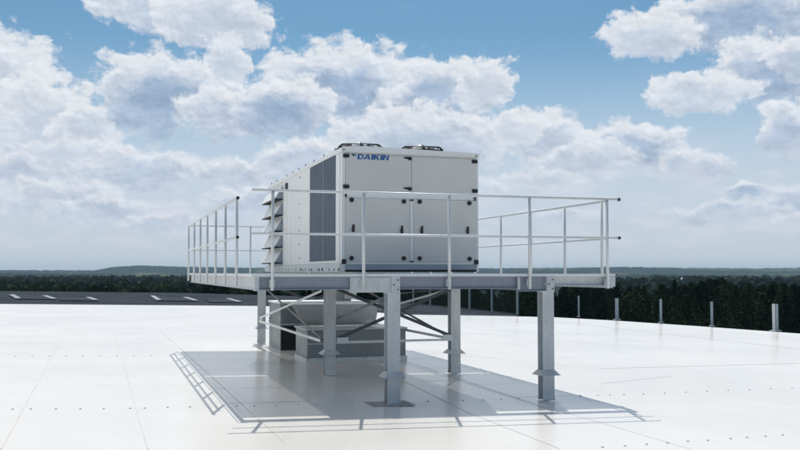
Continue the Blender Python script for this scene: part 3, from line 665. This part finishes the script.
def blob_cloud(name, cx, cy, tz, r, h, m, per, leaf, parent=None, conic=None):
    """many crowns as loose leaf-sized quads; arrays of crown centres, tops, radii, heights"""
    V_ = []; n = len(cx)
    for i in range(n):
        k = per
        t = rng.random(k)**.8; ph = rng.random(k)*math.tau
        lob = 1+.25*np.sin(3*ph+i)+.18*np.sin(5*ph+2*i+t*6)
        if conic is not None and conic[i]: prof = (1-t*.97)*1.0+.05
        else: prof = np.sqrt(np.clip(1-(t*1.02)**2.6, .02, 1))
        rad = r[i]*prof*lob*(.72+.28*rng.random(k)**.5)
        p = np.stack([cx[i]+rad*np.cos(ph), cy[i]+rad*np.sin(ph), tz[i]-h[i]*(1-t)+(rng.random(k)-.5)*leaf], -1)
        u = rng.normal(size=(k, 3)); u /= np.linalg.norm(u, axis=1)[:, None]; v_ = np.cross(u, rng.normal(size=(k, 3))); v_ /= np.linalg.norm(v_, axis=1)[:, None]
        s = (leaf*(.5+.8*rng.random(k)))[:, None]*.5
        V_.append(np.stack([p-u*s-v_*s, p+u*s-v_*s*.8, p+u*s+v_*s, p-u*s*.8+v_*s], 1).reshape(-1, 3))
    V_ = np.concatenate(V_); F2 = np.arange(len(V_)).reshape(-1, 4)
    return np_mesh(name, V_, F2, m, parent)
def polar(px, D): a = math.atan((px-400)/FPX); return D*math.sin(a+TH), D*math.cos(a+TH)
# dark forest behind the roof on the right and under the platform
cx, cy, tz, r, h, con = [], [], [], [], [], []
for row in range(5):
    D = 150+row*14
    for px in np.arange(230-row*4, 960, 15.5-row*.8):
        q = px+random.uniform(-8, 8); Dq = D+random.uniform(-4, 4); x, y = polar(q, Dq)
        toprow = np.interp(q, [200, 300, 620, 800, 960], [19, 17, 15.5, 13.2, 12.5])-row*.7
        t = EYE-toprow/FPX*Dq+random.uniform(-1.7, .8)+1.4*mnoise.noise(Vector((q*.013, row*.7, 5))); cx.append(x); cy.append(y); tz.append(t); con.append(random.random() < .45)
        r.append(random.uniform(1.4, 2.7)); h.append(random.uniform(10, 12) if row < 2 else 8)
fr = blob_cloud('forest', cx, cy, tz, r, h, M['leaf_dark'], 1800, .28, None, con)
tag(fr, 'dark dense forest beyond the right edge of the white roof', None, None, 'stuff')
# tree belt behind the dark roof on the left
cx, cy, tz, r, h, con = [], [], [], [], [], []
for row in range(7):
    D = 330+row*45
    for px in np.arange(-40, 300, 15-row):
        q = px+random.uniform(-6, 6); Dq = D+random.uniform(-15, 15); x, y = polar(q, Dq)
        t = EYE-(13.8-row*.75+2.0*mnoise.noise(Vector((q*.02, row, 1))))/FPX*Dq+random.uniform(-1.2, 1.2); cx.append(x); cy.append(y); tz.append(t); con.append(False); r.append(random.uniform(2.2, 4.4)); h.append(8)
tb_ = blob_cloud('tree_belt', cx, cy, tz, r, h, M['leaf_mid'], 520, .75, None, con)
tag(tb_, 'green belt of broadleaf trees behind the dark roof on the left', None, None, 'stuff')
# scattered far woods
cx, cy, tz, r, h = [], [], [], [], []
for i in range(1500):
    D = random.uniform(650, 1900); q = random.uniform(-60, 900)
    if mnoise.noise(Vector((q*.012, D*.004, 3))) < -.12: continue
    x, y = polar(q, D); cx.append(x); cy.append(y); tz.append(GZ+random.uniform(5, 9)-(1.5 if D > 1500 else 0)); r.append(random.uniform(5, 11)); h.append(8)
fw = blob_cloud('distant_wood', cx, cy, tz, r, h, M['leaf_far'], 60, 4.0)
tag(fw, 'distant woods scattered over the fields below the hills', None, None, 'stuff')
# single trees one can tell apart
def tree(px, D, top, rr, hh, lab, m, n=1500):
    x, y = polar(px, D); t = empty('broadleaf_tree', (x, y, GZ), lab, 'tree', 'trees standing out behind the dark roof')
    z1 = EYE-top/FPX*D; nn = 5
    ccx = [x+random.uniform(-rr, rr)*.75 for _ in range(nn)]; ccy = [y+random.uniform(-rr, rr)*.5 for _ in range(nn)]
    blob_cloud('crown', ccx, ccy, [z1-random.uniform(0, hh*.25) for _ in range(nn)], [rr*.6]*nn, [hh*.7]*nn, m, n//nn, .8, t)
    bm = bmesh.new(); tube(bm, (x, y, GZ), (x, y, z1-hh*.4), .45, 8, .2)
    for k in range(4): a0 = k*1.6; tube(bm, (x, y, z1-hh*.75), (x+math.cos(a0)*rr*.6, y+math.sin(a0)*rr*.6, z1-hh*.35), .16, 6, .06)
    finish('trunk', bm, M['bark'], t)
tree(100, 290, 12.6, 4.6, 9, 'darkest round tree clump left of centre behind the dark roof', M['leaf_dark'])
tree(112, 285, 14.2, 3.0, 8, 'small dark tree at the right end of the darkest clump', M['leaf_dark'])
tree(170, 300, 12.4, 3.8, 9, 'rounded green tree behind the dark roof just left of the railing', M['leaf_mid'])
tree(140, 305, 14.0, 3.0, 8, 'small rounded tree below the pale houses', M['leaf_dark'])
tree(52, 300, 12.8, 3.6, 9, 'pale green tree above the gap between the two left skylight flashings', M['leaf_mid'])
# houses in the valley
def house(px, D, row, s, lab):
    x, y = polar(px, D); z = EYE-row/FPX*D
    t = empty('house', (x, y, GZ), lab, 'house', 'pale houses in the valley'); 
    one('wall', M['white'], t, bx, x-s, x+s, y-s*.7, y+s*.7, GZ, z)
    one('roof', M['rust'], t, prism, [(x-s*1.1, z+.02), (x+s*1.1, z+.02), (x, z+s*.8)], 'y', y-s*.8, y+s*.8)
house(121, 640, 10.2, 1.0, 'small pale house among the trees below the wooded hump, the left one')
house(140.5, 620, 10.0, 1.15, 'brightest small white house below the wooded hump, the right one')
house(682, 1500, 6.6, 2.6, 'lone tiny white house in the valley at the right before the hills')
def mast(px, lab):
    x, y = polar(px, 5000); z = EYE+5/FPX*5000; t = empty('radio_mast', (x, y, z-20), lab, 'mast', 'thin masts on the wooded hump')
    one('mast_pole', M['post'], t, tube, (x, y, z-20), (x, y, z+17), .9, 6, .5)
    one('antenna', M['post'], t, tube, (x, y, z+17), (x, y, z+22), .4, 6, .3)
mast(118, 'thin radio mast on the left shoulder of the wooded hump'); mast(141.5, 'thin radio mast on the crest of the wooded hump')
# ---------------------------------------------------------------- haze
bm = bmesh.new(); bx(bm, -9400, 9400, -9400, 9400, GZ-2.0, 62.0); bmesh.ops.recalc_face_normals(bm, faces=bm.faces[:])
me = bpy.data.meshes.new('haze'); bm.to_mesh(me); bm.free(); hb = bpy.data.objects.new('haze', me); C.objects.link(hb); tag(hb, 'pale blue summer haze over the valley', None, None, 'stuff')
hm = bpy.data.materials.new('haze_air'); hm.use_nodes = True; t = NT(hm.node_tree); pv = t.n('ShaderNodeVolumePrincipled'); pv.inputs['Color'].default_value = c4(.50, .76, 1.0)
pv.inputs['Density'].default_value = .00007; pv.inputs['Anisotropy'].default_value = 0.0; o_ = t.n('ShaderNodeOutputMaterial'); t.nt.links.new(pv.outputs[0], o_.inputs['Volume']); me.materials.append(hm)
